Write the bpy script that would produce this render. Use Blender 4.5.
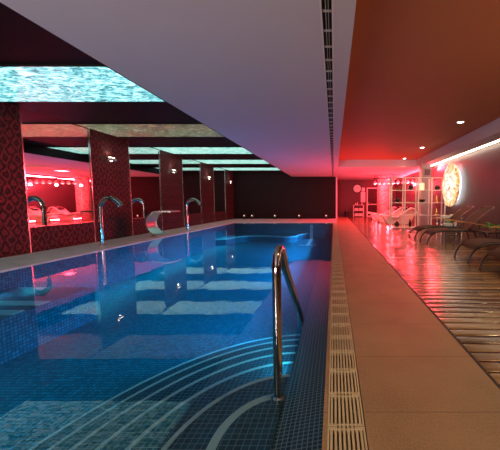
import bpy, bmesh, math, random
from mathutils import Vector, Matrix
random.seed(7)
for o in list(bpy.data.objects): bpy.data.objects.remove(o, do_unlink=True)
S = bpy.context.scene
C = bpy.context.scene.collection
PI = math.pi

# ------------------------------------------------------------------ camera
EYE = 1.2
cd = bpy.data.cameras.new('camera'); cam = bpy.data.objects.new('camera', cd); C.objects.link(cam)
cam.location = (0, 0, EYE); cam.rotation_euler = (math.radians(90-4.4), 0, 0)
cd.sensor_fit = 'HORIZONTAL'; cd.sensor_width = 36; cd.lens = 21.6; cd.shift_x = -0.168
cd.clip_start = .02; cd.clip_end = 200
S.camera = cam
S.view_settings.view_transform = 'Standard'; S.view_settings.look = 'None'
S.view_settings.gamma = 1; S.view_settings.use_curve_mapping = False
S.view_settings.exposure = 0.0
w = bpy.data.worlds.new('world'); S.world = w; w.use_nodes = True
w.node_tree.nodes['Background'].inputs[0].default_value = (.05, .02, .03, 1)
w.node_tree.nodes['Background'].inputs[1].default_value = .02

def light(name, kind, loc, energy, color, size=.1, size_y=None, aim=None, spot=None):
    d = bpy.data.lights.new(name, kind); d.energy = energy; d.color = color
    if kind == 'AREA':
        d.size = size
        if size_y: d.shape = 'RECTANGLE'; d.size_y = size_y
    else: d.shadow_soft_size = size
    if spot: d.spot_size = math.radians(spot); d.spot_blend = .6
    o = bpy.data.objects.new(name, d); C.objects.link(o); o.location = loc
    if aim is not None: o.rotation_euler = (Vector(aim)-Vector(loc)).to_track_quat('-Z', 'Y').to_euler()
    return o
PYN = -.55; TEALB = (.01, .72, 1)
RED = (1, .038, .06); BLUE = (.01, .46, 1); WARM = (1, .62, .30); TEAL = (.45, .95, 1)
# the red effect lamps of the relaxation area (flush in its ceiling)
for i, (x, y, e) in enumerate([(1.3, 17.4, 90), (1.5, 20.6, 50), (3.2, 16.4, 80), (3.2, 22.6, 60)]):
    light('red_effect_lamp', 'AREA', (x, y, 2.97), e, RED, .5, .5, aim=(x, y, 0))
# light strips under water along the right pool wall, and lamps in the near pool wall
def strip_light(name, loc, e, col, wid, length, tilt):       # tilt: 90 aims at -x, 0 straight down, 180 up
    o = light(name, 'AREA', loc, e, col, wid, length); o.rotation_euler = (0, math.radians(tilt), 0); return o
for y, e in ((5.6, 28), (9.0, 70), (12.4, 105), (15.4, 55)):
    strip_light('pool_strip_light', (-.37, y, -.30), e, BLUE, .2, 3.1, 72).data.spread = math.radians(60)
for y, e in ((3.4, 9), (7.0, 14), (10.6, 20), (14.2, 26)):
    strip_light('pool_left_fill', (-5.72, y, -.10), e, TEALB, .06, 3.2, -30).data.spread = math.radians(110)  # added teal fill, aimed down to brighten the bench and left pool floor
strip_light('pool_step_fill', (-.37, 3.7, -.20), 5, TEALB, .06, 2.6, 55).data.spread = math.radians(90)  # added teal fill that brings out the steps
for x in (-5.0, -3.9): light('pool_lamp_light', 'AREA', (x, PYN, -.5), 30, TEALB, .5, .2, aim=(x, 5, -1.3)).data.spread = math.radians(70)
# added red fill lights: at cornice height, low by the loungers, behind the shelf
strip_light('red_wash_fill', (5.0, 19.9, 2.86), 560, RED, .05, 8.4, 78)
for y in (16.6, 18.1, 19.7): strip_light('red_low_fill', (2.55, y, .12), 25, RED, .06, .6, 118)
strip_light('red_rear_fill', (2.75, 14.8, .08), 170, RED, .08, 1.4, 128)
light('red_rear_fill', 'AREA', (4.9, 14.9, 2.9), 90, RED, .3, .3, aim=(1.0, 10.5, 0))
# added warm fill behind the camera, lifting the soffit and left side
light('near_fill_light', 'AREA', (-2.5, -3.7, 1.6), 290, (1, .78, .70), 3.0, 1.2, aim=(-3.5, 3, 3.0)).data.spread = math.radians(130)

# ------------------------------------------------------------------ materials
MATS = {}
def nodes(name):
    m = bpy.data.materials.new(name); m.use_nodes = True; nt = m.node_tree
    return m, nt, nt.nodes['Principled BSDF'], nt.nodes, nt.links
def setp(b, col=None, rough=None, metal=None, spec=None, emit=None, es=None, coat=None):
    if col is not None: b.inputs['Base Color'].default_value = (*col, 1)
    if rough is not None: b.inputs['Roughness'].default_value = rough
    if metal is not None: b.inputs['Metallic'].default_value = metal
    if spec is not None: b.inputs['Specular IOR Level'].default_value = spec
    if emit is not None: b.inputs['Emission Color'].default_value = (*emit, 1); b.inputs['Emission Strength'].default_value = es
    if coat is not None: b.inputs['Coat Weight'].default_value = coat
def plain(name, col, rough=.5, metal=0, noise=.12, scale=18, bump=.0, **k):
    """principled with a little procedural colour variation"""
    m, nt, b, N, L = nodes(name); setp(b, col, rough, metal, **k)
    tc = N.new('ShaderNodeTexCoord'); nz = N.new('ShaderNodeTexNoise'); nz.inputs['Scale'].default_value = scale; nz.inputs['Detail'].default_value = 5
    L.new(tc.outputs['Object'], nz.inputs['Vector'])
    mx = N.new('ShaderNodeMix'); mx.data_type = 'RGBA'
    mx.inputs[6].default_value = (*[c*(1-noise) for c in col], 1); mx.inputs[7].default_value = (*[min(1, c*(1+noise)) for c in col], 1)
    L.new(nz.outputs['Fac'], mx.inputs[0]); L.new(mx.outputs[2], b.inputs['Base Color'])
    if bump:
        bp = N.new('ShaderNodeBump'); bp.inputs['Strength'].default_value = bump; bp.inputs['Distance'].default_value = .01
        L.new(nz.outputs['Fac'], bp.inputs['Height']); L.new(bp.outputs[0], b.inputs['Normal'])
    MATS[name] = m; return m
def glow(name, col, s):
    m, nt, b, N, L = nodes(name); setp(b, (.8, .8, .8), .4, emit=col, es=s); MATS[name] = m; return m
def math_(N, L, op, a, b=None, c=None):
    n = N.new('ShaderNodeMath'); n.operation = op
    for i, v in enumerate((a, b, c)):
        if v is None: continue
        if isinstance(v, (int, float)): n.inputs[i].default_value = v
        else: L.new(v, n.inputs[i])
    return n.outputs[0]
def ramp(N, L, fac, stops):
    r = N.new('ShaderNodeValToRGB'); e = r.color_ramp.elements
    while len(e) < len(stops): e.new(.5)
    for i, (p, c) in enumerate(stops): e[i].position = p; e[i].color = (*c, 1)
    L.new(fac, r.inputs[0]); return r.outputs[0]

def damask(name, dark, lit, rough_d, rough_l, metal):
    m, nt, b, N, L = nodes(name); setp(b, spec=.12)
    tc = N.new('ShaderNodeTexCoord'); sp = N.new('ShaderNodeSeparateXYZ'); L.new(tc.outputs['Object'], sp.inputs[0])
    nz = N.new('ShaderNodeTexNoise'); nz.inputs['Scale'].default_value = 9; nz.inputs['Detail'].default_value = 2
    L.new(tc.outputs['Object'], nz.inputs['Vector'])
    u = math_(N, L, 'MULTIPLY', math_(N, L, 'ADD', sp.outputs[0], sp.outputs[1]), 2*PI/.27)
    v = math_(N, L, 'MULTIPLY', sp.outputs[2], 2*PI/.36)
    wob = math_(N, L, 'MULTIPLY', math_(N, L, 'SUBTRACT', nz.outputs['Fac'], .5), 3.4)
    u = math_(N, L, 'ADD', u, wob)
    cs = lambda x, k, ph=0: math_(N, L, 'COSINE', math_(N, L, 'MULTIPLY_ADD', x, k, ph))
    a = math_(N, L, 'ADD', cs(u, 1), cs(v, 1))                       # ogee lattice
    a2 = math_(N, L, 'MULTIPLY', cs(u, 3), cs(v, 2, .6))             # leaves
    a3 = math_(N, L, 'MULTIPLY', cs(u, 5, .4), cs(v, 4))
    t = math_(N, L, 'ADD', math_(N, L, 'MULTIPLY', math_(N, L, 'SINE', math_(N, L, 'MULTIPLY', a, 2.6)), .8), math_(N, L, 'ADD', math_(N, L, 'MULTIPLY', a2, .75), math_(N, L, 'MULTIPLY', a3, .45)))
    f = math_(N, L, 'MULTIPLY_ADD', t, 1.9, .42); f = math_(N, L, 'MINIMUM', math_(N, L, 'MAXIMUM', f, 0), 1)
    mx = N.new('ShaderNodeMix'); mx.data_type = 'RGBA'; mx.inputs[6].default_value = (*dark, 1); mx.inputs[7].default_value = (*lit, 1)
    L.new(f, mx.inputs[0]); L.new(mx.outputs[2], b.inputs['Base Color'])
    L.new(math_(N, L, 'MULTIPLY_ADD', f, rough_l-rough_d, rough_d), b.inputs['Roughness'])
    L.new(math_(N, L, 'MULTIPLY', f, metal), b.inputs['Metallic'])
    bp = N.new('ShaderNodeBump'); bp.inputs['Strength'].default_value = .25; bp.inputs['Distance'].default_value = .004
    L.new(f, bp.inputs['Height']); L.new(bp.outputs[0], b.inputs['Normal'])
    MATS[name] = m; return m

def tiles(name, size, cols, grout, rough=.25, gw=.06, bump=.2):
    """square mosaic, mapped by the face direction"""
    m, nt, b, N, L = nodes(name); setp(b, rough=rough)
    tc = N.new('ShaderNodeTexCoord'); sp = N.new('ShaderNodeSeparateXYZ'); L.new(tc.outputs['Object'], sp.inputs[0])
    gm = N.new('ShaderNodeNewGeometry'); sn = N.new('ShaderNodeSeparateXYZ'); L.new(gm.outputs['True Normal'], sn.inputs[0])
    up = math_(N, L, 'GREATER_THAN', math_(N, L, 'ABSOLUTE', sn.outputs[2]), .5)
    xs = math_(N, L, 'GREATER_THAN', math_(N, L, 'ABSOLUTE', sn.outputs[0]), .5)
    def mixf(f, a, c):
        n = N.new('ShaderNodeMix'); L.new(f, n.inputs[0]); L.new(a, n.inputs[2]); L.new(c, n.inputs[3]); return n.outputs[0]
    u = mixf(up, mixf(xs, sp.outputs[0], sp.outputs[1]), sp.outputs[0]); v = mixf(up, sp.outputs[2], sp.outputs[1])
    u = math_(N, L, 'DIVIDE', u, size); v = math_(N, L, 'DIVIDE', v, size)
    def edge(x):
        fr = math_(N, L, 'FRACT', math_(N, L, 'ADD', x, 500)); return math_(N, L, 'MINIMUM', fr, math_(N, L, 'SUBTRACT', 1, fr))
    e = math_(N, L, 'MINIMUM', edge(u), edge(v)); g = math_(N, L, 'LESS_THAN', e, gw)
    cv = N.new('ShaderNodeCombineXYZ'); L.new(math_(N, L, 'FLOOR', u), cv.inputs[0]); L.new(math_(N, L, 'FLOOR', v), cv.inputs[1])
    wn = N.new('ShaderNodeTexWhiteNoise'); L.new(cv.outputs[0], wn.inputs['Vector'])
    c = ramp(N, L, wn.outputs['Value'], [(i/(len(cols)-1), k) for i, k in enumerate(cols)])
    mx = N.new('ShaderNodeMix'); mx.data_type = 'RGBA'; L.new(g, mx.inputs[0]); L.new(c, mx.inputs[6]); mx.inputs[7].default_value = (*grout, 1)
    L.new(mx.outputs[2], b.inputs['Base Color'])
    MATS[name] = m; return m

def planks(name):
    m, nt, b, N, L = nodes(name)
    tc = N.new('ShaderNodeTexCoord'); sp = N.new('ShaderNodeSeparateXYZ'); L.new(tc.outputs['Object'], sp.inputs[0])
    y = math_(N, L, 'DIVIDE', sp.outputs[1], .145); row = math_(N, L, 'FLOOR', y)
    fr = math_(N, L, 'FRACT', math_(N, L, 'ADD', y, 100)); e = math_(N, L, 'MINIMUM', fr, math_(N, L, 'SUBTRACT', 1, fr))
    wr = N.new('ShaderNodeTexWhiteNoise'); wr.noise_dimensions = '1D'; L.new(row, wr.inputs['W'])
    xo = math_(N, L, 'ADD', math_(N, L, 'DIVIDE', sp.outputs[0], 1.9), math_(N, L, 'MULTIPLY', wr.outputs['Value'], 7))
    fx = math_(N, L, 'FRACT', math_(N, L, 'ADD', xo, 100)); ex = math_(N, L, 'MINIMUM', fx, math_(N, L, 'SUBTRACT', 1, fx))
    cb = N.new('ShaderNodeCombineXYZ'); L.new(row, cb.inputs[0]); L.new(math_(N, L, 'FLOOR', xo), cb.inputs[1])
    wn = N.new('ShaderNodeTexWhiteNoise'); L.new(cb.outputs[0], wn.inputs['Vector'])
    mp = N.new('ShaderNodeMapping'); mp.inputs['Scale'].default_value = (3, 70, 1); L.new(tc.outputs['Object'], mp.inputs[0])
    nz = N.new('ShaderNodeTexNoise'); nz.inputs['Scale'].default_value = 1; nz.inputs['Detail'].default_value = 6; L.new(mp.outputs[0], nz.inputs['Vector'])
    k = math_(N, L, 'ADD', math_(N, L, 'MULTIPLY', wn.outputs['Value'], .55), math_(N, L, 'MULTIPLY', nz.outputs['Fac'], .45))
    c = ramp(N, L, k, [(.15, (.08, .040, .014)), (.5, (.19, .11, .036)), (.85, (.38, .25, .09))])
    gap = math_(N, L, 'MAXIMUM', math_(N, L, 'LESS_THAN', e, .06), math_(N, L, 'LESS_THAN', ex, .002))
    mx = N.new('ShaderNodeMix'); mx.data_type = 'RGBA'; L.new(gap, mx.inputs[0]); L.new(c, mx.inputs[6]); mx.inputs[7].default_value = (.012, .008, .005, 1)
    L.new(mx.outputs[2], b.inputs['Base Color'])
    L.new(math_(N, L, 'MULTIPLY_ADD', nz.outputs['Fac'], .20, .08), b.inputs['Roughness'])
    # each board is slightly crowned
    crown = math_(N, L, 'MULTIPLY', math_(N, L, 'POWER', math_(N, L, 'SUBTRACT', 1, math_(N, L, 'MULTIPLY', e, 2)), 5), -1)
    bp = N.new('ShaderNodeBump'); bp.inputs['Strength'].default_value = .8; bp.inputs['Distance'].default_value = .010
    L.new(math_(N, L, 'ADD', crown, math_(N, L, 'MULTIPLY', nz.outputs['Fac'], .15)), bp.inputs['Height']); L.new(bp.outputs[0], b.inputs['Normal'])
    MATS[name] = m; return m

def stone(name, col, size, joint):
    m, nt, b, N, L = nodes(name); setp(b, rough=.5)
    tc = N.new('ShaderNodeTexCoord'); sp = N.new('ShaderNodeSeparateXYZ'); L.new(tc.outputs['Object'], sp.inputs[0])
    n1 = N.new('ShaderNodeTexNoise'); n1.inputs['Scale'].default_value = 95; n1.inputs['Detail'].default_value = 3; L.new(tc.outputs['Object'], n1.inputs['Vector'])
    n2 = N.new('ShaderNodeTexNoise'); n2.inputs['Scale'].default_value = 2.2; n2.inputs['Detail'].default_value = 6; L.new(tc.outputs['Object'], n2.inputs['Vector'])
    k = math_(N, L, 'ADD', math_(N, L, 'MULTIPLY', n1.outputs['Fac'], .55), math_(N, L, 'MULTIPLY', n2.outputs['Fac'], .45))
    c = ramp(N, L, k, [(.3, tuple(x*.6 for x in col)), (.5, col), (.75, tuple(min(1, x*1.35) for x in col))])
    fr = math_(N, L, 'FRACT', math_(N, L, 'ADD', math_(N, L, 'DIVIDE', sp.outputs[1], size), 50.37)); e = math_(N, L, 'MINIMUM', fr, math_(N, L, 'SUBTRACT', 1, fr))
    g = math_(N, L, 'LESS_THAN', e, .0035)
    mx = N.new('ShaderNodeMix'); mx.data_type = 'RGBA'; L.new(g, mx.inputs[0]); L.new(c, mx.inputs[6]); mx.inputs[7].default_value = (*joint, 1)
    L.new(mx.outputs[2], b.inputs['Base Color'])
    bp = N.new('ShaderNodeBump'); bp.inputs['Strength'].default_value = .25; bp.inputs['Distance'].default_value = .002
    L.new(n1.outputs['Fac'], bp.inputs['Height']); L.new(bp.outputs[0], b.inputs['Normal'])
    MATS[name] = m; return m

def panelmat(name, stops, strength, tint=None):
    """crumpled foil; light it reflects is also put into the emission colour"""
    m, nt, b, N, L = nodes(name); setp(b, (.2, .2, .2), .3)
    tc = N.new('ShaderNodeTexCoord'); mp = N.new('ShaderNodeMapping'); mp.inputs['Scale'].default_value = (3.2, 7.5, 1); mp.inputs['Rotation'].default_value = (0, 0, .5)
    L.new(tc.outputs['Object'], mp.inputs[0])
    n1 = N.new('ShaderNodeTexNoise'); n1.inputs['Scale'].default_value = 1.7; n1.inputs['Detail'].default_value = 12; n1.inputs['Roughness'].default_value = .74; n1.inputs['Distortion'].default_value = 1.1
    L.new(mp.outputs[0], n1.inputs['Vector'])
    c = ramp(N, L, n1.outputs['Fac'], stops)
    if tint:
        n2 = N.new('ShaderNodeTexNoise'); n2.inputs['Scale'].default_value = .8; L.new(tc.outputs['Object'], n2.inputs['Vector'])
        t = ramp(N, L, n2.outputs['Fac'], [(.45, (1, 1, 1)), (.62, tint)])
        mx = N.new('ShaderNodeMix'); mx.data_type = 'RGBA'; mx.blend_type = 'MULTIPLY'; mx.inputs[0].default_value = 1
        L.new(c, mx.inputs[6]); L.new(t, mx.inputs[7]); c = mx.outputs[2]
    L.new(c, b.inputs['Emission Color']); b.inputs['Emission Strength'].default_value = strength
    MATS[name] = m; return m

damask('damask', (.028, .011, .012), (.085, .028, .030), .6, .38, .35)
damask('damask_shaded', (.006, .003, .004), (.022, .008, .009), .6, .42, .2)  # same damask, with the far wall's shade put into its colours
plain('soffit_white', (.62, .58, .62), .75, noise=.03, scale=3, bump=.05)
plain('dark_ceiling', (.016, .005, .008), .6, spec=.15, noise=.1, scale=6)
plain('warm_lit_paint', (.42, .14, .06), .7, noise=.06, scale=2.2)  # orange-brown base colour carries the warm light on the raised ceiling
plain('wall_bronze', (.115, .070, .085), .42, noise=.14, scale=7, bump=.1)
plain('wall_rear', (.085, .030, .038), .6, noise=.08, scale=5)
tiles('pool_tile', .05, [(.006, .14, .22), (.010, .21, .32), (.016, .29, .42)], (.004, .07, .12), .35, .10)
tiles('step_tile', .04, [(.004, .045, .08), (.006, .07, .12), (.012, .10, .16)], (.22, .32, .38), .3, .055)
tiles('ledge_tile', .028, [(.006, .045, .09), (.01, .07, .14)], (.30, .38, .46), .3, .10)
plain('nosing_white', (.55, .70, .74), .3, noise=.1, scale=60)
planks('deck_planks')
stone('walk_stone', (.29, .20, .095), .62, (.10, .06, .035))
stone('coping_stone', (.60, .57, .56), .8, (.2, .18, .18))
plain('grate_plastic', (.50, .43, .24), .38, noise=.06, scale=30)
plain('gutter_dark', (.03, .025, .02), .7)
plain('steel', (.75, .73, .72), .14, 1, noise=.04)
plain('chrome', (.88, .87, .86), .05, 1, noise=.02)
plain('dark_chrome', (.42, .39, .39), .12, 1, noise=.05)
plain('steel_brushed', (.62, .60, .60), .28, 1, noise=.08, scale=40)
plain('black_metal', (.015, .014, .014), .35, .4)
plain('mirror', (.80, .77, .77), .0, 1, noise=.0)
plain('mesh_fabric', (.040, .025, .020), .75, noise=.25, scale=260, bump=.3, spec=.2)
plain('frame_dark', (.02, .013, .012), .3, 0)
plain('frame_light', (.14, .09, .08), .35, .5)
plain('arm_wood', (.60, .30, .10), .4, noise=.25, scale=30)
plain('white_gloss', (.80, .78, .78), .15, noise=.02)
plain('white_matte', (.75, .73, .72), .6, noise=.04)
plain('black_ceramic', (.02, .012, .012), .2)
plain('red_ceramic', (.45, .06, .05), .25)
plain('gold', (.85, .55, .18), .25, .9)
plain('leaf_green', (.14, .42, .08), .45, noise=.35, scale=25)
plain('terra_pot', (.34, .17, .09), .6)
plain('towel_white', (.80, .80, .76), .9, noise=.06, scale=120, bump=.4)
plain('pillar_grey', (.42, .42, .44), .4, noise=.08)
tiles('pillar_mosaic', .05, [(.75, .6, .6), (.45, .10, .10), (.85, .75, .72), (.6, .2, .18)], (.35, .15, .15), .2, .06)
plain('box_grey', (.30, .31, .33), .5)
plain('bin_black', (.02, .018, .018), .4)
plain('paper', (.78, .72, .72), .7, noise=.1, scale=30)
plain('glass_dark', (.05, .03, .03), .05, noise=.1)
glow('lens_warm', (1, .85, .6), 5); glow('lens_spot', (1, .7, .55), .9); glow('lens_pink', (1, .62, .62), 3); glow('lens_white', (1, .93, .85), 14)
glow('cove_led', (1, .86, .62), 13); glow('halo_led', (.80, .92, 1), 4); glow('lamp_amber', (1, .55, .22), 1.1)
glow('pool_lens', (.25, .7, 1), 3); glow('cove_red', (1, .05, .06), 6)
bright = [(.38, (.0, .06, .07)), (.45, (.02, .26, .30)), (.51, (.18, .64, .68)), (.58, (.68, 1, 1))]
panelmat('foil_bright', bright, 1.5)
panelmat('foil_olive', [(.40, (.010, .018, .008)), (.48, (.07, .11, .04)), (.56, (.30, .34, .16)), (.66, (.9, 1, .8))], .8, (1, .55, .45))  # reddish tint stands in for red light on this panel
panelmat('foil_mint', [(.38, (.01, .13, .11)), (.46, (.12, .48, .40)), (.53, (.40, .85, .72)), (.63, (.9, 1, .96))], 1.25)
# glowing shell disc
def discmat():
    m, nt, b, N, L = nodes('shell_glow'); setp(b, (.5, .4, .3), .35)
    tc = N.new('ShaderNodeTexCoord')
    n1 = N.new('ShaderNodeTexNoise'); n1.inputs['Scale'].default_value = 3.2; n1.inputs['Detail'].default_value = 6; n1.inputs['Distortion'].default_value = 1.4; L.new(tc.outputs['Object'], n1.inputs['Vector'])
    vo = N.new('ShaderNodeTexVoronoi'); vo.feature = 'DISTANCE_TO_EDGE'; vo.inputs['Scale'].default_value = 3.0
    ad = N.new('ShaderNodeVectorMath'); ad.operation = 'ADD'; L.new(tc.outputs['Object'], ad.inputs[0]); L.new(n1.outputs['Color'], ad.inputs[1]); L.new(ad.outputs[0], vo.inputs['Vector'])
    ln = N.new('ShaderNodeVectorMath'); ln.operation = 'LENGTH'; L.new(tc.outputs['Object'], ln.inputs[0])
    k = math_(N, L, 'ADD', math_(N, L, 'MULTIPLY', ln.outputs['Value'], .55), math_(N, L, 'MULTIPLY', n1.outputs['Fac'], .55))
    c = ramp(N, L, k, [(.48, (1, 1, .93)), (.62, (1, .88, .62)), (.74, (.90, .50, .18)), (.90, (.40, .12, .04))])
    vein = math_(N, L, 'LESS_THAN', vo.outputs['Distance'], .085)
    mx = N.new('ShaderNodeMix'); mx.data_type = 'RGBA'; L.new(vein, mx.inputs[0]); L.new(c, mx.inputs[6]); mx.inputs[7].default_value = (.16, .07, .02, 1)
    L.new(mx.outputs[2], b.inputs['Emission Color']); b.inputs['Emission Strength'].default_value = 1.5
    MATS['shell_glow'] = m
discmat()
def watermat():
    m, nt, b, N, L = nodes('water'); N.remove(b); out = N['Material Output']
    tr = N.new('ShaderNodeBsdfTransparent'); tr.inputs[0].default_value = (.70, .92, .97, 1)
    gl = N.new('ShaderNodeBsdfGlossy'); gl.inputs['Roughness'].default_value = .012; gl.inputs[0].default_value = (1, 1, 1, 1)
    fr = N.new('ShaderNodeFresnel'); fr.inputs[0].default_value = 1.33
    tc = N.new('ShaderNodeTexCoord'); nz = N.new('ShaderNodeTexNoise'); nz.inputs['Scale'].default_value = 2.6; nz.inputs['Detail'].default_value = 2; L.new(tc.outputs['Object'], nz.inputs['Vector'])
    bp = N.new('ShaderNodeBump'); bp.inputs['Strength'].default_value = .05; bp.inputs['Distance'].default_value = .02
    L.new(nz.outputs['Fac'], bp.inputs['Height']); L.new(bp.outputs[0], gl.inputs['Normal'])
    mx = N.new('ShaderNodeMixShader'); L.new(fr.outputs[0], mx.inputs[0]); L.new(tr.outputs[0], mx.inputs[1]); L.new(gl.outputs[0], mx.inputs[2])
    L.new(mx.outputs[0], out.inputs[0]); MATS['water'] = m
watermat()
def glassmat():
    m, nt, b, N, L = nodes('clear_glass'); N.remove(b); out = N['Material Output']
    tr = N.new('ShaderNodeBsdfTransparent'); tr.inputs[0].default_value = (.9, .9, .9, 1)
    gl = N.new('ShaderNodeBsdfGlossy'); gl.inputs['Roughness'].default_value = .02
    fr = N.new('ShaderNodeFresnel'); fr.inputs[0].default_value = 1.45
    mx = N.new('ShaderNodeMixShader'); L.new(fr.outputs[0], mx.inputs[0]); L.new(tr.outputs[0], mx.inputs[1]); L.new(gl.outputs[0], mx.inputs[2])
    L.new(mx.outputs[0], out.inputs[0]); MATS['clear_glass'] = m
glassmat()

# ------------------------------------------------------------------ mesh helpers
def box(bm, x0, x1, y0, y1, z0, z1):
    v = [bm.verts.new((x, y, z)) for z in (z0, z1) for y in (y0, y1) for x in (x0, x1)]
    for f in ((0, 2, 3, 1), (4, 5, 7, 6), (0, 1, 5, 4), (2, 6, 7, 3), (0, 4, 6, 2), (1, 3, 7, 5)): bm.faces.new([v[i] for i in f])
def catmull(P, n=8):
    P = [Vector(p) for p in P]; out = []
    for i in range(len(P)-1):
        a, b, c, d = P[max(i-1, 0)], P[i], P[i+1], P[min(i+2, len(P)-1)]
        for k in range(n):
            t = k/n; out.append(.5*((2*b)+(c-a)*t+(2*a-5*b+4*c-d)*t*t+(3*b-a-3*c+d)*t**3))
    out.append(P[-1]); return out
def tube(bm, pts, r, n=12, cap=True):
    pts = [Vector(p) for p in pts]; rings = []; rr = r if hasattr(r, '__len__') else [r]*len(pts)
    T = [(pts[min(i+1, len(pts)-1)]-pts[max(i-1, 0)]).normalized() for i in range(len(pts))]
    ref = Vector((0, 0, 1)) if abs(T[0].z) < .9 else Vector((0, 1, 0))
    u = T[0].cross(ref).normalized()
    for i, p in enumerate(pts):
        u = (u-T[i]*u.dot(T[i])).normalized(); v = T[i].cross(u)
        rings.append([bm.verts.new(p+rr[i]*(math.cos(2*PI*k/n)*u+math.sin(2*PI*k/n)*v)) for k in range(n)])
    for a, b in zip(rings, rings[1:]):
        for k in range(n): bm.faces.new((a[k], a[(k+1) % n], b[(k+1) % n], b[k]))
    if cap: bm.faces.new(rings[0][::-1]); bm.faces.new(rings[-1])
def lathe(bm, prof, cx=0, cy=0, n=24, axis='Z', cz=0):
    rings = []
    for r, h in prof:
        ring = []
        for k in range(n):
            a = 2*PI*k/n; c, s = r*math.cos(a), r*math.sin(a)
            p = (cx+c, cy+s, cz+h) if axis == 'Z' else ((cx+h, cy+c, cz+s) if axis == 'X' else (cx+c, cy+h, cz+s))
            ring.append(bm.verts.new(p))
        rings.append(ring)
    for a, b in zip(rings, rings[1:]):
        for k in range(n): bm.faces.new((a[k], a[(k+1) % n], b[(k+1) % n], b[k]))
    bm.faces.new(rings[0][::-1]); bm.faces.new(rings[-1])
def extr(bm, poly, axis, a, b):
    """closed polygon extruded along an axis: 'Y' poly=(x,z); 'Z' poly=(x,y); 'X' poly=(y,z)"""
    def P(p, t): return (p[0], t, p[1]) if axis == 'Y' else ((p[0], p[1], t) if axis == 'Z' else (t, p[0], p[1]))
    A = [bm.verts.new(P(p, a)) for p in poly]; B = [bm.verts.new(P(p, b)) for p in poly]; n = len(poly)
    bm.faces.new(A); bm.faces.new(B[::-1])
    for i in range(n): bm.faces.new((A[i], B[i], B[(i+1) % n], A[(i+1) % n]))
def strip(bm, line, th, axis, a, b):
    """a curved slab: a line (2D) given a thickness, extruded"""
    L_ = [Vector(p) for p in line]; off = []
    for i, p in enumerate(L_):
        t = (L_[min(i+1, len(L_)-1)]-L_[max(i-1, 0)]).normalized(); off.append(p+Vector((t.y, -t.x))*th)
    # quads, so concave lines stay clean
    def P(p, t): return (p[0], t, p[1]) if axis == 'Y' else ((p[0], p[1], t) if axis == 'Z' else (t, p[0], p[1]))
    g = [[bm.verts.new(P(q, t)) for q in (L_[i], off[i]) for t in (a, b)] for i in range(len(L_))]
    for c, d in zip(g, g[1:]):
        bm.faces.new((c[0], c[1], d[1], d[0])); bm.faces.new((c[2], d[2], d[3], c[3])); bm.faces.new((c[0], d[0], d[2], c[2])); bm.faces.new((c[1], c[3], d[3], d[1]))
    c = g[0]; bm.faces.new((c[0], c[2], c[3], c[1])); c = g[-1]; bm.faces.new((c[0], c[1], c[3], c[2]))
def c2(P, n=8): return [(v.x, v.y) for v in catmull([(p[0], p[1], 0) for p in P], n)]
def obj(name, bm, mat, parent=None, smooth=False, bevel=0):
    bmesh.ops.recalc_face_normals(bm, faces=bm.faces)
    me = bpy.data.meshes.new(name); bm.to_mesh(me); bm.free()
    if smooth:
        for p in me.polygons: p.use_smooth = True
    o = bpy.data.objects.new(name, me); me.materials.append(MATS[mat]); C.objects.link(o)
    if parent: o.parent = parent
    if bevel:
        b = o.modifiers.new('bevel', 'BEVEL'); b.width = bevel; b.segments = 2; b.limit_method = 'ANGLE'
    if smooth and len(me.polygons) > 6:
        e = o.modifiers.new('edges', 'EDGE_SPLIT'); e.split_angle = math.radians(40)
    return o
def B(): return bmesh.new()
def boxes(*bs):
    bm = B()
    for b in bs: box(bm, *b)
    return bm
def thing(name, label, cat, loc=(0, 0, 0), rz=0, group=None):
    o = bpy.data.objects.new(name, None); C.objects.link(o); o.location = loc; o.rotation_euler = (0, 0, rz); o.empty_display_size = .1
    return tag(o, label, cat, group)
def tag(o, label, cat, group=None, kind=None):
    o['label'] = label; o['category'] = cat
    if group: o['group'] = group
    if kind: o['kind'] = kind
    return o
def struct(name, bm, mat, smooth=False, bevel=0):
    o = obj(name, bm, mat, None, smooth, bevel); o['kind'] = 'structure'; return o
def dup(root, loc, label, rz=None):
    r = root.copy(); C.objects.link(r); r.location = loc
    if rz is not None: r.rotation_euler = (0, 0, rz)
    r['label'] = label
    for ch in list(root.children):
        c = ch.copy(); C.objects.link(c); c.parent = r
        for g in list(ch.children):
            d = g.copy(); C.objects.link(d); d.parent = c
    return r

# ------------------------------------------------------------------ the setting
XL, XR, YN, YP, YR = -7.15, 5.05, -4.0, 21.5, 24.5      # left wall, right wall, near wall, pool end wall, rear wall
ZS, ZC = 2.99, 3.36                                      # soffit, raised ceiling
PX0, PX1, PY0, PY1, PD = -5.82, -.06, -.6, 17.4, -.95    # pool
PAN = [(4.88, 6.6), (8.4, 10.05), (11.9, 13.55), (15.4, 17.05), (18.9, 20.55)]
MIR = [(7.0, 8.92), (10.6, 12.45), (14.3, 16.2), (18.0, 19.85)]
# floor: stone walkway and the timber deck
struct('floor', boxes((.17, 1.08, YN, YR, -.2, 0)), 'walk_stone')
struct('deck_floor', boxes((1.085, XR, YN, YR, -.2, 0)), 'deck_planks')
fl = struct('pool_end_floor', boxes((PX0, .17, PY1, YP, -.2, 0)), 'coping_stone')
struct('pool_coping', boxes((XL, PX0, YN, YP, -1.0, 0)), 'coping_stone')
struct('near_floor', boxes((PX0, .17, YN, PY0, -.2, 0)), 'walk_stone')
struct('gutter_channel', boxes((-.02, .17, PY0, PY1, -.2, -.14), (-.06, -.035, PY0, PY1, -.2, -.004)), 'walk_stone')
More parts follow.
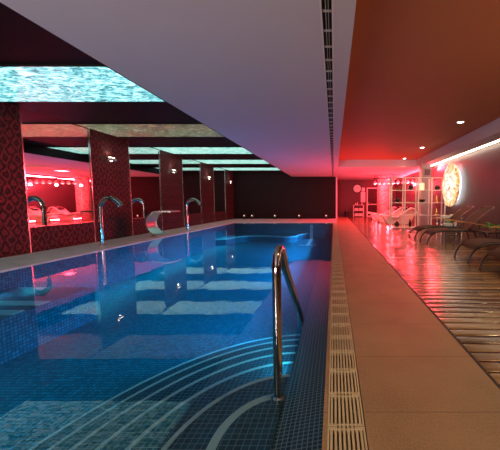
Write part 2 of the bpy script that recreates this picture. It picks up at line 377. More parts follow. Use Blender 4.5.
# pool basin
bm = B()
box(bm, PX0, PX1, PY0, PY1, PD-.15, PD)
box(bm, PX0, PX0+.02, PY0, PY1, PD, -.03)
box(bm, PX0, PX1, PY1-.02, PY1, PD, -.03)
box(bm, PX0, PX1, PY0, PY0+.02, PD, -.03)
struct('pool_basin', bm, 'pool_tile')
bm = B(); extr(bm, [(PX1, -.045), (-.33, -.10), (-.33, PD), (PX1, PD)], 'Y', PY0, PY1)
struct('pool_ledge', bm, 'ledge_tile')
# curved corner steps
def arc(a, b, n=40):
    cx, cy = -.33, 1.5
    return [(cx-a*math.sin(t), cy+b*math.cos(t)) for t in [PI/2*k/n for k in range(n+1)]] + [(cx-a, PY0+.02)]
stairs = bpy.data.objects.new('pool_steps', None); C.objects.link(stairs); stairs['kind'] = 'structure'
for k in range(7):
    a, b_, d = .33+.325*k, .41+.43*k, -(.07+.127*k)
    bm = B(); extr(bm, arc(a, b_)+[(-.33, PY0+.02)], 'Z', PD, d-.004)
    obj('step', bm, 'step_tile', stairs)
    bm = B(); wd = .05 if k == 0 else .032
    o_, i_ = arc(a, b_), arc(a-wd, b_-wd)
    vo = [bm.verts.new((x, y, z)) for z in (d-.03, d) for x, y in o_]; vi = [bm.verts.new((x, y, z)) for z in (d-.03, d) for x, y in i_]; n = len(o_)
    for j in range(n-1):
        bm.faces.new((vo[n+j], vo[n+j+1], vi[n+j+1], vi[n+j])); bm.faces.new((vo[j], vo[j+1], vo[n+j+1], vo[n+j]))
        bm.faces.new((vi[j], vi[n+j], vi[n+j+1], vi[j+1])); bm.faces.new((vo[j], vi[j], vi[j+1], vo[j+1]))
    obj('nosing', bm, 'nosing_white', stairs)
# massage bench under water at the left
bench = struct('pool_bench', boxes((PX0+.02, -4.4, 2.2, 5.4, PD, -.36)), 'pool_tile')
for i, (y0, y1) in enumerate([(4.42, 4.60), (4.03, 4.20)]):
    obj('nosing', boxes((PX0+.1, -4.44, y0, y1, -.36, -.345)), 'nosing_white', bench)
# curved sitting bench at the far end and its pale rim
def curve_bench(off): return [(PX0+.02, 14.6+off)] + [(x, y+off) for x, y in c2([(-5.3, 14.7), (-5.0, 15.6), (-4.4, 16.1), (-3.4, 16.0), (-2.6, 15.6), (-2.1, 15.9), (-2.0, 16.6), (-1.6, 17.35)], 6)]
bm = B(); extr(bm, curve_bench(0)+[(PX0+.02, PY1-.03)], 'Z', PD, -.62); eb = struct('far_bench', bm, 'pool_tile')
bm = B(); strip(bm, curve_bench(0), .09, 'Z', -.65, -.60); obj('nosing', bm, 'nosing_white', eb)
struct('lane_marking', boxes((-1.40, -1.22, 14.9, PY1-.03, PD, PD+.006), (-1.75, -.87, 14.7, 14.9, PD, PD+.006), (-1.40, -1.22, PY1-.027, PY1-.021, PD+.006, -.12)), 'nosing_white')
# water
bm = B(); vs = [bm.verts.new(p) for p in ((PX0, PY0, -.02), (PX1+.03, PY0, -.02), (PX1+.03, PY1, -.02), (PX0, PY1, -.02))]; bm.faces.new(vs)
tag(obj('pool_water', bm, 'water'), 'calm clear blue water filling the long swimming pool', 'water', kind='stuff')
# walls
bm = B(); ys = [YN]+[v for m_ in MIR for v in m_]+[YP]
for i in range(0, len(ys), 2): box(bm, XL-.2, XL, ys[i], ys[i+1], 0, ZC)
for m_ in MIR: box(bm, XL-.2, XL, m_[0], m_[1], 0, .60); box(bm, XL-.2, XL-.018, m_[0], m_[1], .60, ZC)
struct('wall_left', bm, 'damask')
struct('wall_far', boxes((XL-.2, .2, YP, YP+.2, 0, ZC)), 'damask_shaded')
struct('wall_side', boxes((.2-.15, .2, YP+.2, YR, 0, ZC)), 'wall_rear')
struct('wall_right', boxes((XR, XR+.2, YN, YR, -.2, ZC+.2)), 'wall_bronze')
struct('wall_rear', boxes((.05, XR, YR, YR+.2, -.2, ZC)), 'wall_rear')
struct('wall_near', boxes((XL-.2, XR, YN-.2, YN, -.2, ZC)), 'wall_bronze')
# ceilings
struct('ceiling', boxes((XL-.2, -3.0, YN, YP+.2, ZC, ZC+.2)), 'dark_ceiling')
struct('ceiling_raised', boxes((-3.0, XR, YN, YR, ZC, ZC+.2)), 'warm_lit_paint')
struct('ceiling_soffit', boxes((-3.0, -.115, YN, YP, ZS, ZC), (-.115, -.02, YN, .2, ZS, ZC), (-.115, -.02, 20.9, YP, ZS, ZC), (-.115, -.02, .2, 20.9, ZS+.1, ZC), (-.02, .2, YN, YP, ZS, ZC),
       (.2, XR, 15.6, YR, ZS, ZC), (4.25, 4.72, YN, 15.6, ZS, ZC), (.05, .2, YP+.2, YR, ZS, ZC)), 'soffit_white')
# metal edges beside each mirror, and the sill strip
n = 0
for (a, b_) in MIR:
    for y in (a, b_):
        n += 1; struct('trim_%d' % n, boxes((XL-.06, XL+.015, y-.015, y+.015, 0, ZC)), 'steel')
    n += 1; struct('trim_%d' % n, boxes((XL-.06, XL+.01, a+.016, b_-.016, .60, .622)), 'steel')
struct('trim_13', boxes((.135, .235, YP-.03, YP-.001, 0, ZS)), 'soffit_white')
struct('trim_15', boxes((-3.03, -3.001, YN, YP-.001, ZS+.004, ZC-.001)), 'dark_ceiling')
struct('trim_14', boxes((1.065, 1.085, YN, YR, -.1, .004)), 'gutter_dark')

# ------------------------------------------------------------------ mirrors, glowing ceiling panels
mw = ['nearest the camera, showing the red relaxation area', 'between the nearest and second wall lamps, behind the steel cascade', 'between the second and third wall lamps', 'farthest from the camera, beside the last wall lamp']
for (a, b_), t in zip(MIR, mw):
    tag(obj('wall_mirror', boxes((XL-.016, XL-.004, a+.016, b_-.016, .622, ZC-.002)), 'mirror'), 'tall wall mirror '+t, 'mirror', 'wall mirrors')
pl = ['nearest and largest bright turquoise glowing foil ceiling panel', 'dim olive and reddish glowing foil ceiling panel, second from the camera', 'bright mint glowing foil ceiling panel, third from the camera', 'narrow looking mint glowing foil ceiling panel, fourth from the camera', 'farthest mint glowing foil ceiling panel, next to the far wall']
pm = ['foil_bright', 'foil_olive', 'foil_mint', 'foil_mint', 'foil_mint']
for (a, b_), l_, m_ in zip(PAN, pl, pm):
    t = thing('ceiling_glow_panel', l_, 'ceiling light', (-5.09, (a+b_)/2, ZC), 0, 'glowing ceiling panels'); h = (b_-a)/2
    obj('glow_sheet', boxes((-2.02, 2.02, -h+.03, h-.03, -.03, -.002)), m_, t)
    obj('frame', boxes((-2.04, 2.04, -h, -h+.03, -.035, -.001), (-2.04, 2.04, h-.03, h, -.035, -.001), (-2.04, -2.02, -h+.03, h-.03, -.035, -.001), (2.02, 2.04, -h+.03, h-.03, -.035, -.001)), 'black_metal', t)
# long air slot in the soffit
t = thing('ceiling_vent', 'long narrow slotted air vent running along the pale soffit', 'vent', (-.0675, 0, ZS))
obj('housing', boxes((-.046, -.043, .21, 20.89, 0, .09), (.043, .046, .21, 20.89, 0, .09), (-.043, .043, .21, 20.89, .085, .09)), 'gutter_dark', t)
bm = boxes((-.014, -.010, .21, 20.89, .002, .03), (.012, .016, .21, 20.89, .002, .03))
obj('slat', bm, 'white_matte', t)
dv = obj('divider', boxes((-.042, .042, 0, .016, .012, .03)), 'white_matte', t); dv.location = (0, .35, 0)
for k in range(1, 62):
    c = dv.copy(); C.objects.link(c); c.parent = t; c.location = (0, .35+k*.33, 0)
obj('flange', boxes((.0465, .064, .2, 20.9, -.004, 0), (-.064, -.0465, .2, 20.9, -.004, 0)), 'white_matte', t)
# cove light strip at the right wall
t = thing('cove_light', 'long bright warm white light strip between right wall and ceiling beam', 'cove light', (4.9, 5.8, 3.0))
obj('light_strip', boxes((-.03, .03, -9.7, 9.7, 0, .03)), 'cove_led', t)
obj('tray', boxes((-.18, .15, -9.75, 9.75, .031, .05)), 'white_matte', t)
# downlights
def downlight(loc, label, e=140):
    t = thing('downlight', label, 'ceiling light', loc, 0, 'round recessed downlights')
    bm = B(); lathe(bm, [(.10, -.001), (.11, -.012), (.082, -.018), (.080, -.001)], n=24); obj('trim_ring', bm, 'white_matte', t, True)
    bm = B(); lathe(bm, [(.078, -.012), (.078, -.004)], n=24); obj('lens', bm, 'lens_white', t)
    light('downlight_light', 'SPOT', (loc[0], loc[1], loc[2]-.03), e, WARM, .05, aim=(loc[0], loc[1], 0), spot=125)
downlight((3.42, 8.3, ZC), 'nearest round white downlight in the raised ceiling')
downlight((3.5, 12.1, ZC), 'middle round downlight in the raised ceiling, between two others')
downlight((3.5, 15.1, ZC), 'farthest small downlight at the end of the raised ceiling')
downlight((3.42, 4.4, ZC), 'added unseen round white downlight above the near loungers', 120)  # added out of view for more warm light on the deck
downlight((.9, 1.2, ZC), 'added unseen round white downlight above the walkway', 70)  # added out of view to brighten the walkway

# ------------------------------------------------------------------ wall lamps
def sconce(y, label):
    t = thing('wall_lamp', label, 'wall lamp', (XL, y, 2.54), 0, 'steel wall lamps on damask panels')
    obj('back_plate', boxes((0, .02, -.06, .06, -.06, .06)), 'chrome', t, bevel=.004)
    bm = B(); box(bm, .02, .07, -.02, .02, -.02, .02); obj('arm', bm, 'chrome', t)
    bm = B(); lathe(bm, [(.045, -.17), (.056, -.165), (.056, .165), (.045, .17)], axis='Y', cx=.12, cy=0, n=20); obj('lamp_shade', bm, 'chrome', t, True)
    obj('lens', boxes((.08, .16, -.12, .12, .056, .062)), 'lens_warm', t)
    obj('lower_lens', boxes((.10, .14, -.03, .03, -.062, -.056)), 'lens_white', t)
    light('wall_lamp_light', 'SPOT', (XL+.10, y, 2.62), 9, (1, .85, .75), .03, aim=(XL+.02, y, 3.3), spot=120)
    light('wall_lamp_light', 'SPOT', (XL+.07, y, 2.46), 5, (1, .8, .75), .01, aim=(XL, y, 1.9), spot=24)
sconce(9.6, 'chrome wall lamp nearest the camera, behind the first swan-neck spout')
sconce(13.3, 'chrome wall lamp second from the camera, beyond the steel cascade')
sconce(17.05, 'chrome wall lamp third from the camera')
sconce(20.55, 'chrome wall lamp farthest from the camera, by the far corner')

# ------------------------------------------------------------------ water spouts
def spout(x, y, label):
    t = thing('water_spout', label, 'water spout', (x, y, 0), 0, 'swan-neck water spouts')
    bm = B(); lathe(bm, [(.10, 0), (.10, .012), (.06, .02)], n=24); obj('base_flange', bm, 'chrome', t, True)
    bm = B(); P = catmull([(0, 0, .02), (0, 0, .5), (0, 0, 1.0), (.02, 0, 1.12), (.10, 0, 1.24), (.24, 0, 1.30), (.40, 0, 1.26), (.54, 0, 1.14)], 6)
    R = [.048+.018*max(0, min(1, (i-12)/14)) for i in range(len(P))]
    tube(bm, P, R, 16); obj('pipe', bm, 'dark_chrome', t, True)
    bm = B(); c = Vector((.50, 0, 1.18)); 
    tube(bm, [(.47, 0, 1.205), (.56, 0, 1.10)], [.064, .068], 16); obj('nozzle', bm, 'dark_chrome', t, True)
spout(-6.38, 8.2, 'tall chrome swan-neck water spout nearest the camera on the left coping')
spout(-6.25, 12.75, 'smaller looking chrome swan-neck spout beyond the wide steel cascade')
t = thing('water_cascade', 'wide curved stainless steel water cascade on the left coping', 'water cascade', (-6.52, 10.6, 0))
P = c2([(.40, 0), (.20, .10), (.05, .30), (.02, .52), (.12, .74), (.34, .88), (.66, .90), (.92, .88)], 8)
bm = B(); strip(bm, P, .03, 'Y', -.30, .30); obj('blade', bm, 'steel_brushed', t, True)
bm = B(); box(bm, .12, .50, -.32, .32, 0, .014); obj('base_plate', bm, 'steel', t)
for s in (-1, 1):
    bm = B(); strip(bm, P, .05, 'Y', s*.30, s*.315); obj('side_rim', bm, 'steel', t, True)

# ------------------------------------------------------------------ handrail
t = thing('pool_handrail', 'bent stainless steel handrail standing in the pool steps', 'handrail', (-.36, 1.85, 0))
bm = B()
P = [(0, 0, -.06), (0, 0, .3), (0, 0, .74)] + [(0, .11-.11*math.cos(a), .74+.15*math.sin(a)) for a in [PI/2*k/7 for k in range(1, 8)]]
P += [(0, .15, .885), (0, .20, .86), (0, .25, .81), (0, .32, .72), (0, 1.42, -.11), (0, 1.44, -.18)]
tube(bm, P, .029, 16); obj('rail_tube', bm, 'dark_chrome', t, True)
bm = B(); lathe(bm, [(.046, -.068), (.046, -.052), (.028, -.045)], n=20); obj('flange', bm, 'steel', t, True)
bm = B(); tube(bm, [(0, 1.44, -.17), (0, 1.44, -.62)], .006, 8); obj('lower_post', bm, 'steel', t, True)

# ------------------------------------------------------------------ overflow grates
def grate_mesh():
    bm = B(); x0, x1, Lg = -.034, .164, .268
    box(bm, x0, x0+.010, 0, Lg, -.03, 0); box(bm, x1-.010, x1, 0, Lg, -.03, 0)
    n_ = 8; sp = (x1-x0-.02)/n_
    for i in range(n_): c = x0+.010+sp*(i+.5); box(bm, c-.0062, c+.0062, 0, Lg, -.028, -.001)
    for y in (.016, .252): box(bm, x0+.010, x1-.010, y-.004, y+.004, -.026, -.0005)
    for s in (x0+.010, x1-.052): box(bm, s, s+.042, -.012+.012, .012, -.022, .0); box(bm, s, s+.042, Lg-.012, Lg, -.022, .0)
    return bm
g0 = obj('drain_grate', grate_mesh(), 'grate_plastic'); g0.location = (0, -.05, 0)
GL = 'beige slotted plastic overflow grate section farther along the pool edge'
tag(g0, 'beige slotted overflow grate section cut by the bottom edge of the picture', 'drain grate', 'overflow grates along the pool')
g0.location = (0, 1.25, 0); k = 1
NTH = ['', 'second', 'third', 'fourth', 'fifth', 'sixth', 'seventh', 'eighth', 'ninth', 'tenth']
while 1.25+k*.272 < PY1-.27:
    c = g0.copy(); C.objects.link(c); c.location = (0, 1.25+k*.272, 0)
    c['label'] = 'beige slotted overflow grate section, %s up from the bottom picture edge' % NTH[k] if k < 10 else GL
    k += 1
for j in range(1, 5):
    c = g0.copy(); C.objects.link(c); c.location = (0, 1.25-j*.272, 0); c['label'] = 'beige slotted overflow grate section below the bottom picture edge'

# ------------------------------------------------------------------ far wall floor spots
def spotlamp(x, y, label):
    t = thing('floor_spotlight', label, 'spotlight', (x, y, 0), 0, 'small spotlights along the far wall')
    bm = B(); lathe(bm, [(.10, 0), (.10, .02), (.03, .03)], n=20); obj('base', bm, 'black_metal', t, True)
    obj('bracket', boxes((-.012, .012, -.01, .01, .03, .14)), 'black_metal', t)
    bm = B(); lathe(bm, [(.05, -.10), (.10, -.09), (.12, .0), (.115, .08), (.09, .10)], axis='Y', cz=.22, n=20); obj('lamp_head', bm, 'black_metal', t, True)
    bm = B(); lathe(bm, [(.045, -.112), (.045, -.10)], axis='Y', cz=.24, n=16); obj('lens', bm, 'lens_spot', t)
for x, l_ in ((-6.3, 'small black round floor spotlight in the left far corner'), (-5.75, 'small black round floor spotlight, second from the left far corner'), (-4.15, 'small black round floor spotlight left of the middle of the far wall'), (-2.45, 'small black round floor spotlight right of the middle of the far wall'), (-.55, 'small black round floor spotlight at the right end of the far wall')):
    spotlamp(x, 21.1, l_)
# underwater lamps
def poollamp(x, y, s, label):
    t = thing('pool_lamp', label, 'pool lamp', (x, y, -.5), 0, 'underwater pool lamps')
    bm = B(); lathe(bm, [(.13, 0), (.14, s*.012), (.11, s*.02)], axis='X', n=24); obj('trim_ring', bm, 'steel', t, True)
    bm = B(); lathe(bm, [(.105, s*.019), (.06, s*.03)], axis='X', n=24); obj('lens', bm, 'pool_lens', t, True)
for y, w_ in ((6.5, 'nearest'), (10, 'second nearest'), (13.5, 'second farthest'), (16, 'farthest')): poollamp(-.331, y, -1, 'round blue underwater lamp in the right pool wall, %s of four' % w_)

# ------------------------------------------------------------------ sun loungers
def sun_lounger():
    t = thing('sun_lounger', '', 'sun lounger', (0, 0, 0), 0, 'dark mesh sun loungers along the right wall')
    # local x from foot (0) to head (1.9), y across .62, z up
    W = .34
    for s in (-1, 1):
        bm = B(); P = catmull([(0, s*W, .012), (.03, s*W, .12), (.13, s*W, .26), (.32, s*W, .35), (.62, s*W, .375), (.95, s*W, .36), (1.2, s*W, .37), (1.5, s*W, .36), (1.66, s*W, .26), (1.74, s*W, .012)], 8)
        tube(bm, P, .021, 12); r = obj('side_frame', bm, 'frame_dark', t, True)
        bm = B(); lathe(bm, [(.026, -.012), (.026, .012)], cx=0, cy=s*W, cz=.012, n=12); obj('foot_cap', bm, 'black_metal', r)
    for x, z in ((.20, .27), (.95, .335), (1.60, .30)):
        bm = B(); tube(bm, [(x, -W, z), (x, W, z)], .014, 10); obj('cross_bar', bm, 'frame_dark', t, True)
    bm = B(); strip(bm, c2([(.10, .27), (.20, .345), (.36, .395), (.65, .412), (.95, .392), (1.12, .40)], 8), .016, 'Y', -W+.012, W-.012); obj('seat', bm, 'mesh_fabric', t, True)
    bm = B(); strip(bm, c2([(1.12, .405), (1.3, .57), (1.6, .84), (1.86, 1.03)], 6), .018, 'Y', -W+.02, W-.02); b_ = obj('backrest', bm, 'mesh_fabric', t, True)
    bm = B()
    tube(bm, catmull([(1.10, -W, .395), (1.3, -W, .565), (1.6, -W, .835), (1.87, -W, 1.035), (1.87, 0, 1.05), (1.87, W, 1.035), (1.6, W, .835), (1.3, W, .565), (1.10, W, .395)], 6), .014, 10)
    obj('back_frame', bm, 'frame_light', b_, True)
    for s in (-1, 1):
        bm = B(); tube(bm, [(1.45, s*(W-.03), .69), (1.52, s*(W-.03), .36)], .010, 8); obj('back_support', bm, 'frame_dark', t, True)
        bm = B(); tube(bm, [(.98, s*(W+.03), .36), (1.02, s*(W+.03), .50), (1.0, s*(W+.03), .60)], .013, 8); obj('arm_post', bm, 'frame_dark', t, True)
        bm = B(); strip(bm, c2([(.78, .655), (.95, .66), (1.2, .62), (1.55, .56), (1.78, .50)], 6), .022, 'Y', s*(W+.03)-.028, s*(W+.03)+.028); obj('armrest', bm, 'arm_wood', t, True, .004)
    return t
sl = sun_lounger(); sl.location = (2.62, 10.0, 0)
sl['label'] = 'dark mesh sun lounger farthest from the camera, nearest the white shelf'
dup(sl, (2.66, 8.85, 0), 'dark mesh sun lounger with raised back, second from the white shelf')
dup(sl, (2.66, 6.2, 0), 'dark mesh sun lounger whose raised back is cut off by the picture edge')
dup(sl, (2.64, 5.0, 0), 'nearest sun lounger, only its foot end showing at the picture edge')

# ------------------------------------------------------------------ side tables and what stands on them
def table(x, y, h, wx, wy, label, mt='frame_dark', ml='frame_dark'):
    t = thing('side_table', label, 'table', (x, y, 0), 0, 'low side tables between loungers')
    obj('table_top', boxes((-wx/2, wx/2, -wy/2, wy/2, h-.025, h)), mt, t, bevel=.005)
    for sx in (-1, 1):
        for sy in (-1, 1):
            bm = B(); tube(bm, [(sx*(wx/2-.03), sy*(wy/2-.03), 0), (sx*(wx/2-.03), sy*(wy/2-.03), h-.026)], .013, 8); obj('leg', bm, ml, t)
    obj('lower_shelf', boxes((-wx/2+.05, wx/2-.05, -wy/2+.05, wy/2-.05, .15, .165)), mt, t)
    return t
table(4.35, 11.3, .62, .80, .55, 'white side table between the farthest sun lounger and the white shelf', 'white_gloss', 'steel')
table(3.66, 9.42, .44, .42, .26, 'low dark side table between the two farthest sun loungers')
table(4.02, 7.55, .45, .50, .50, 'low dark side table carrying the potted plant, right picture edge')
def towel(x, y, z, label, wx=.30, wy=.2, h=.07):
    t = thing('folded_towel', label, 'towel', (x, y, z), 0, 'folded white towels')
    bm = B()
    P = c2([(-wx/2, .004), (-wx/2-.01, h*.5), (-wx/2, h), (0, h*1.02), (wx/2, h), (wx/2+.02, h*.75), (wx/2, h*.5), (wx/2+.02, h*.25), (wx/2, .004), (0, 0)], 4)
    extr(bm, P, 'Y', -wy/2, wy/2); obj('folds', bm, 'towel_white', t, True, .004)
towel(4.2, 11.25, .621, 'folded white towel on the white side table, left one', .28, .3)
towel(4.55, 11.3, .621, 'folded white towel on the white side table, right one', .24, .3, .10)
towel(3.57, 9.42, .441, 'folded white towel under green sprig on low dark table', .22, .22, .09)
t = thing('white_cup', 'small white cup beside the green sprig on a low table', 'cup', (3.80, 9.40, .441))
bm = B(); lathe(bm, [(.03, 0), (.042, .04), (.05, .12), (.046, .12), (.036, .04), (.02, .01)], n=20); obj('bowl', bm, 'white_gloss', t, True)
bm = B(); tube(bm, catmull([(0, -.046, .10), (0, -.075, .09), (0, -.07, .05), (0, -.040, .045)], 4), .005, 8); obj('handle', bm, 'white_gloss', t, True)
def leaf(bm, p, d, L_, wd, droop):
    d = Vector(d).normalized(); side = d.cross(Vector((0, 0, 1)))
    side = side.normalized() if side.length > .1 else Vector((1, 0, 0)); prev = None
    for i in range(6):
        u = i/5; q = Vector(p)+d*L_*u+Vector((0, 0, -droop*u*u)); hw = wd*math.sin(PI*(.08+.92*u))*.5 if u < 1 else .001
        cur = [bm.verts.new(q-side*hw), bm.verts.new(q+Vector((0, 0, -.006))), bm.verts.new(q+side*hw)]
        if prev:
            bm.faces.new((prev[0], prev[1], cur[1], cur[0])); bm.faces.new((prev[1], prev[2], cur[2], cur[1]))
        prev = cur
def plant(x, y, z, label, pr, ph, L_, n_, pot):
    t = thing('potted_plant', label, 'plant', (x, y, z))
    bm = B(); lathe(bm, [(pr*.7, 0), (pr, ph), (pr*1.06, ph), (pr*1.06, ph*.86+.004), (pr*.9, ph*.86)], n=20); obj('pot', bm, pot, t, True)
    bm = B()
    for i in range(n_):
        a = 2.4*i; e = .35+1.0*((i*7) % 10)/10
        leaf(bm, (.02*math.cos(a), .02*math.sin(a), ph*.85), (math.cos(a), math.sin(a), e), L_*(.7+.5*random.random()), L_*.32, L_*.45)
    obj('foliage', bm, 'leaf_green', t, True)
plant(3.98, 7.5, .451, 'green leafy potted plant on a low table, right picture edge', .095, .14, .27, 34, 'terra_pot')
plant(3.57, 9.42, .534, 'tiny green sprig in white pot on folded towel', .045, .05, .15, 20, 'white_gloss')

# ------------------------------------------------------------------ glowing disc on the right wall
t = thing('wall_disc_light', 'big round glowing shell disc light on the right wall', 'wall light', (XR, 12.65, 1.90))
bm = B(); R_ = .89; ring = []
n_ = 64; rr = [R_*(1+.02*math.sin(5*2*PI*k/n_+1)+.012*math.sin(11*2*PI*k/n_)) for k in range(n_)]
loops = []
for s, x in ((1, -.13), (1.0, -.20), (.93, -.225), (.6, -.245), (.25, -.25)):
    loops.append([bm.verts.new((x, s*rr[k]*math.cos(2*PI*k/n_), s*rr[k]*math.sin(2*PI*k/n_))) for k in range(n_)])
for a, b_ in zip(loops, loops[1:]):
    for k in range(n_): bm.faces.new((a[k], a[(k+1) % n_], b_[(k+1) % n_], b_[k]))
bm.faces.new(loops[0][::-1]); bm.faces.new(loops[-1]); obj('shell_disc', bm, 'shell_glow', t, True)
bm = B(); lathe(bm, [(.80, -.10), (.80, -.06)], axis='X', n=48); obj('backlight', bm, 'halo_led', t)
bm = B(); lathe(bm, [(.30, -.06), (.30, -.001)], axis='X', n=24); obj('mounting_plate', bm, 'black_metal', t)

t = thing('ceiling_fill_lamp', 'added black uplighter, unseen, brightening the right side of the ceiling', 'lamp', (4.6, 2.4, 0))  # added out of view to brighten the raised ceiling from the right
bm = B(); lathe(bm, [(.16, 0), (.16, .02), (.03, .035)], n=24); obj('base', bm, 'black_metal', t, True)
bm = B(); tube(bm, [(0, 0, .03), (0, 0, 1.72)], .014, 10); obj('pole', bm, 'black_metal', t, True)
bm = B(); lathe(bm, [(.03, 1.70), (.10, 1.76), (.19, 1.86), (.18, 1.86), (.09, 1.78), (.02, 1.74)], n=24); obj('lamp_shade', bm, 'black_metal', t, True)
light('ceiling_fill_light', 'SPOT', (4.6, 2.4, 1.88), 190, (1, .66, .34), .10, aim=(3.6, 3.6, 3.4), spot=160)

# ------------------------------------------------------------------ open shelf
SX0, SX1, SY, SD = 2.58, 4.98, 13.5, .42
t = thing('open_shelf', 'tall white open lattice shelf unit standing across the deck', 'shelf', (0, SY, 0))
xs = [SX0+(SX1-SX0)*i/4 for i in range(5)]; zs = [.05, .60, 1.16, 1.72, 2.28]
for x in xs:
    for y in (0, SD): obj('post', boxes((x-.026, x+.026, y-.026, y+.026, 0, 2.30)), 'white_gloss', t)
for z in zs:
    obj('shelf_board', boxes((SX0-.028, SX1+.028, -.028, SD+.028, z-.015, z+.015)) if z < .1 or z > 2.2 else boxes(*[(xs[i]+.0265, xs[i+1]-.0265, -.02, SD+.02, z-.013, z+.013) for i in range(4)]), 'white_gloss', t)
rows = ['bottom', 'lower middle', 'upper middle', 'top']
def vase(col, row, prof, mat, label, cat, name, dx=0, extra=None):
    z = zs[row]+(.0155 if row in (0, 4) else .0135); x = (xs[col]+xs[col+1])/2+dx
    bm = B(); lathe(bm, prof, n=20); o = obj(name, bm, mat, None, True); o.location = (x, SY+SD/2, z); tag(o, label, cat, 'ornaments on the open shelf'); return o
bowl = [(.06, 0), (.11, .03), (.16, .10), (.165, .14), (.15, .14), (.10, .05), (.04, .03)]
jar = [(.06, 0), (.12, .06), (.13, .12), (.09, .19), (.045, .22), (.05, .25)]
tall = [(.05, 0), (.07, .05), (.06, .18), (.03, .28), (.045, .33)]
vase(0, 2, jar, 'black_ceramic', 'squat black jar in the leftmost upper middle shelf bay', 'jar', 'jar')
vase(1, 3, jar, 'black_ceramic', 'squat black jar in the top row, second bay from left', 'jar', 'jar')
vase(3, 3, jar, 'black_ceramic', 'squat black jar in the rightmost top shelf bay', 'jar', 'jar')
vase(2, 2, bowl, 'black_ceramic', 'dark bowl in upper middle row, third bay from left', 'bowl', 'bowl', -.08)
vase(3, 2, tall, 'gold', 'slim gold vase in the rightmost upper middle bay', 'vase', 'vase')
vase(3, 1, tall, 'gold', 'slim gold vase in the rightmost lower middle bay', 'vase', 'vase')
vase(0, 3, bowl, 'red_ceramic', 'red bowl in the leftmost top shelf bay', 'bowl', 'bowl')
vase(0, 0, jar, 'black_ceramic', 'squat black jar in the leftmost bottom shelf bay', 'jar', 'jar')
vase(1, 0, tall, 'black_ceramic', 'slim black vase in the bottom row, second bay from left', 'vase', 'vase')
vase(3, 0, bowl, 'red_ceramic', 'red bowl in the rightmost bottom shelf bay', 'bowl', 'bowl')
vase(2, 3, [(.06, 0), (.11, .02), (.11, .30), (.06, .32)], 'lamp_amber', 'glowing amber lantern in the top row, third bay from left', 'lantern', 'lantern', -.1)
o = obj('wooden_tray', boxes((-.20, .20, -.10, .10, 0, .035), (-.20, -.185, -.10, .10, .035, .06), (.185, .20, -.10, .10, .035, .06)), 'gold'); o.location = ((xs[1]+xs[2])/2, SY+SD/2, zs[2]+.0135)
tag(o, 'low golden tray in upper middle row, second bay from left', 'tray', 'ornaments on the open shelf')
# grey pillar behind the shelf with a grille box
struct('pillar', boxes((4.22, 4.66, 14.6, 15.0, 0, ZC-.001)), 'pillar_grey')
t = thing('wall_speaker', 'grey square loudspeaker high on the grey pillar behind the shelf', 'speaker', (4.44, 14.6, 2.42))
obj('case', boxes((-.20, .20, -.16, -.001, -.02, .40)), 'box_grey', t, bevel=.01)
obj('grille', boxes((-.13, .13, -.168, -.161, .05, .33)), 'wall_bronze', t)

# ------------------------------------------------------------------ white stone loungers
def stone_lounger():
    t = thing('heated_lounger', '', 'lounger', (0, 0, 0), 0, 'white heated loungers in the relaxation area')
    top = c2([(0, .48), (.14, .55), (.42, .51), (.75, .41), (1.02, .41), (1.27, .54), (1.50, .75), (1.72, .88), (1.92, .87), (2.05, .74), (2.10, .56)], 8)
    bm = B(); strip(bm, top, .085, 'Y', -.34, .34); obj('shell', bm, 'white_gloss', t, True, .01)
    bm = B(); extr(bm, [(.50, 0), (1.75, 0), (1.98, .55), (1.90, .70), (1.76, .76), (1.56, .65), (1.33, .44), (1.05, .30), (.75, .30), (.42, .40), (.24, .43)], 'Y', -.27, .27); obj('pedestal', bm, 'white_matte', t, False, .01)
    bm = B(); extr(bm, c2([(1.42, .70), (1.46, .80), (1.66, .93), (1.76, .925), (1.72, .885)], 4), 'Y', -.2, .2); obj('head_cushion', bm, 'black_ceramic', t, True)
    return t
hl = stone_lounger(); hl.location = (2.42, 16.6, 0); hl['label'] = 'white curved heated lounger nearest the camera, behind the shelf'
dup(hl, (2.25, 18.1, 0), 'white curved heated lounger in the middle of the row of three')
dup(hl, (2.12, 19.7, 0), 'white curved heated lounger farthest from the camera, by mosaic column')
# mosaic column
bm = B(); lathe(bm, [(.42, 0), (.42, ZS-.001)], cx=3.5, cy=21.4, n=40); struct('column', bm, 'pillar_mosaic', True)
# pendants
RC, RD = Vector((3.88, 19.8, 0)), Vector((2.2, -1.2, 0)).normalized()
t = thing('pendant_rail', 'long black ceiling rail carrying the row of pendant lamps', 'rail', (RC.x, RC.y, 2.76), math.atan2(-RD.x, RD.y))
bm = B(); box(bm, -.02, .02, -1.36, 1.36, -.02, .02); obj('bar', bm, 'black_metal', t)
for y in (-1.3, 0, 1.3):
    bm = B(); tube(bm, [(0, y, .021), (0, y, ZS-2.76-.001)], .014, 8); obj('hanger_rod', bm, 'black_metal', t)
t = thing('pendant_lamp', 'white bell-shaped pendant lamp at the left end of the black rail', 'pendant lamp', (*(RC-RD*1.26).xy, 2.739), 0, 'row of small pendant lamps')
bm = B(); tube(bm, [(0, 0, 0), (0, 0, -.13)], .007, 6); obj('cord', bm, 'black_metal', t)
bm = B(); lathe(bm, [(.03, -.13), (.045, -.16), (.115, -.27), (.13, -.33), (.124, -.33), (.04, -.17)], n=20); obj('lamp_shade', bm, 'white_gloss', t, True)
bm = B(); lathe(bm, [(.03, -.25), (.065, -.30), (.065, -.34), (.03, -.37)], n=16); obj('bulb', bm, 'lens_pink', t, True)
ORD = ['', 'second', 'third', 'fourth', 'fifth', 'sixth', 'seventh', 'eighth']
for i in range(1, 9):
    p = RC+RD*(-1.26+i*.315)
    dup(t, (p.x, p.y, 2.739), 'white bell-shaped pendant lamp, %s from the left end of the black rail' % ORD[i] if i < 8 else 'white bell-shaped pendant lamp at the right end of the black rail')
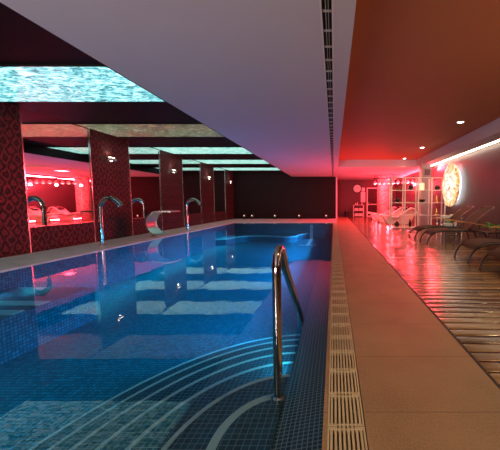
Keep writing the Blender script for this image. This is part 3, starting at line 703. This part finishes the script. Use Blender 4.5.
for k in (0, 4, 8):
    p = RC+RD*(-1.26+k*.315); light('pendant_light', 'POINT', (p.x, p.y, 2.31), 190, (1, .06, .09), .07)

# ------------------------------------------------------------------ rear wall things
def at(px, y): return (px-334)*y/300
t = thing('wall_clock', 'round white wall clock on the rear red wall', 'clock', (1.88, YR, 2.28))
bm = B(); lathe(bm, [(.34, -.001), (.38, -.02), (.38, -.05), (.305, -.055), (.30, -.03)], axis='Y', n=40); obj('rim', bm, 'black_metal', t, True)
bm = B(); lathe(bm, [(.30, -.045), (.30, -.03)], axis='Y', n=40); obj('dial', bm, 'white_gloss', t)
bm = B()
for k in range(12):
    a = PI/6*k; c_, s_ = math.cos(a), math.sin(a)
    tube(bm, [(.22*s_, -.048, .22*c_), (.27*s_, -.048, .27*c_)], .008, 6)
obj('hour_marks', bm, 'black_metal', t)
for nm, a, L_ in (('hour_hand', -.9, .13), ('minute_hand', 1.1, .21)):
    bm = B(); tube(bm, [(0, -.056, 0), (L_*math.sin(a), -.056, L_*math.cos(a))], .009, 6); obj(nm, bm, 'black_metal', t)
def board(x, z, wx, h, label):
    t = thing('notice_board', label, 'notice board', (x, YR, z), 0, 'pale boards between clock and door')
    obj('sheet', boxes((-wx/2+.02, wx/2-.02, -.02, -.001, .02, h-.02)), 'paper', t)
    obj('frame', boxes((-wx/2, wx/2, -.03, -.001, 0, .02), (-wx/2, wx/2, -.03, -.001, h-.02, h), (-wx/2, -wx/2+.02, -.03, -.001, .02, h-.02), (wx/2-.02, wx/2, -.03, -.001, .02, h-.02)), 'white_gloss', t)
board(2.0+.36, 1.18, .36, .82, 'tall pale notice board beneath a small one, left of the glass door')
board(2.37, 2.05, .26, .30, 'small pale notice board above the tall one')
# door
d = struct('door_1', boxes((2.66, 2.74, YR-.06, YR-.001, 0, 2.35), (3.50, 3.58, YR-.06, YR-.001, 0, 2.35), (2.74, 3.50, YR-.06, YR-.001, 2.27, 2.35), (2.74, 3.50, YR-.05, YR-.01, 0, .08)), 'white_matte')
obj('door_glass', boxes((2.74, 3.50, YR-.035, YR-.025, .08, 2.27)), 'glass_dark', d)
obj('door_bar', boxes((2.74, 3.50, YR-.055, YR-.036, .98, 1.03)), 'white_matte', d)
obj('door_handle', boxes((2.80, 2.83, YR-.09, YR-.056, .9, 1.2)), 'steel', d)
# trolley
t = thing('towel_rack', 'white open rack with towels beneath the clock', 'rack', (1.95, 23.9, 0))
for x in (-.40, .40):
    for y in (-.2, .2): obj('post', boxes((x-.02, x+.02, y-.02, y+.02, 0, .96)), 'white_matte', t)
for z in (.08, .50, .94): obj('shelf_board', boxes((-.42, .42, -.22, .22, z, z+.025)), 'white_matte', t)
for x, z, l_ in ((1.78, .526, 'rolled white towel pile on the middle rack shelf, left'), (2.14, .526, 'rolled white towel pile on the middle rack shelf, right'), (1.80, .106, 'white towel pile on the bottom rack shelf, left'), (2.13, .106, 'white towel pile on the bottom rack shelf, right')):
    towel(x, 23.9, z, l_, .26, .3, .17)
for i, (x, h) in enumerate(((1.72, .16), (1.86, .22), (2.22, .19))):
    o = obj('bottle', (lambda bm: (lathe(bm, [(.035, 0), (.038, h*.6), (.014, h*.75), (.014, h)], n=14), bm)[1])(B()), 'white_gloss', None, True); o.location = (x, 23.88, .966)
    tag(o, ['short white bottle at left on the rack top', 'tall white bottle on the rack top, left of middle', 'white bottle at right on the rack top'][i], 'bottle', 'bottles on the towel rack')
t = thing('waste_bin', 'small black waste bin on the floor left of the towel rack', 'bin', (1.0, 23.9, 0))
bm = B(); lathe(bm, [(.15, 0), (.19, .42), (.17, .42), (.14, .02)], n=24); obj('body', bm, 'bin_black', t, True)
bm = B(); lathe(bm, [(.195, .421), (.195, .45), (.06, .50)], n=24); obj('lid', bm, 'bin_black', t, True)
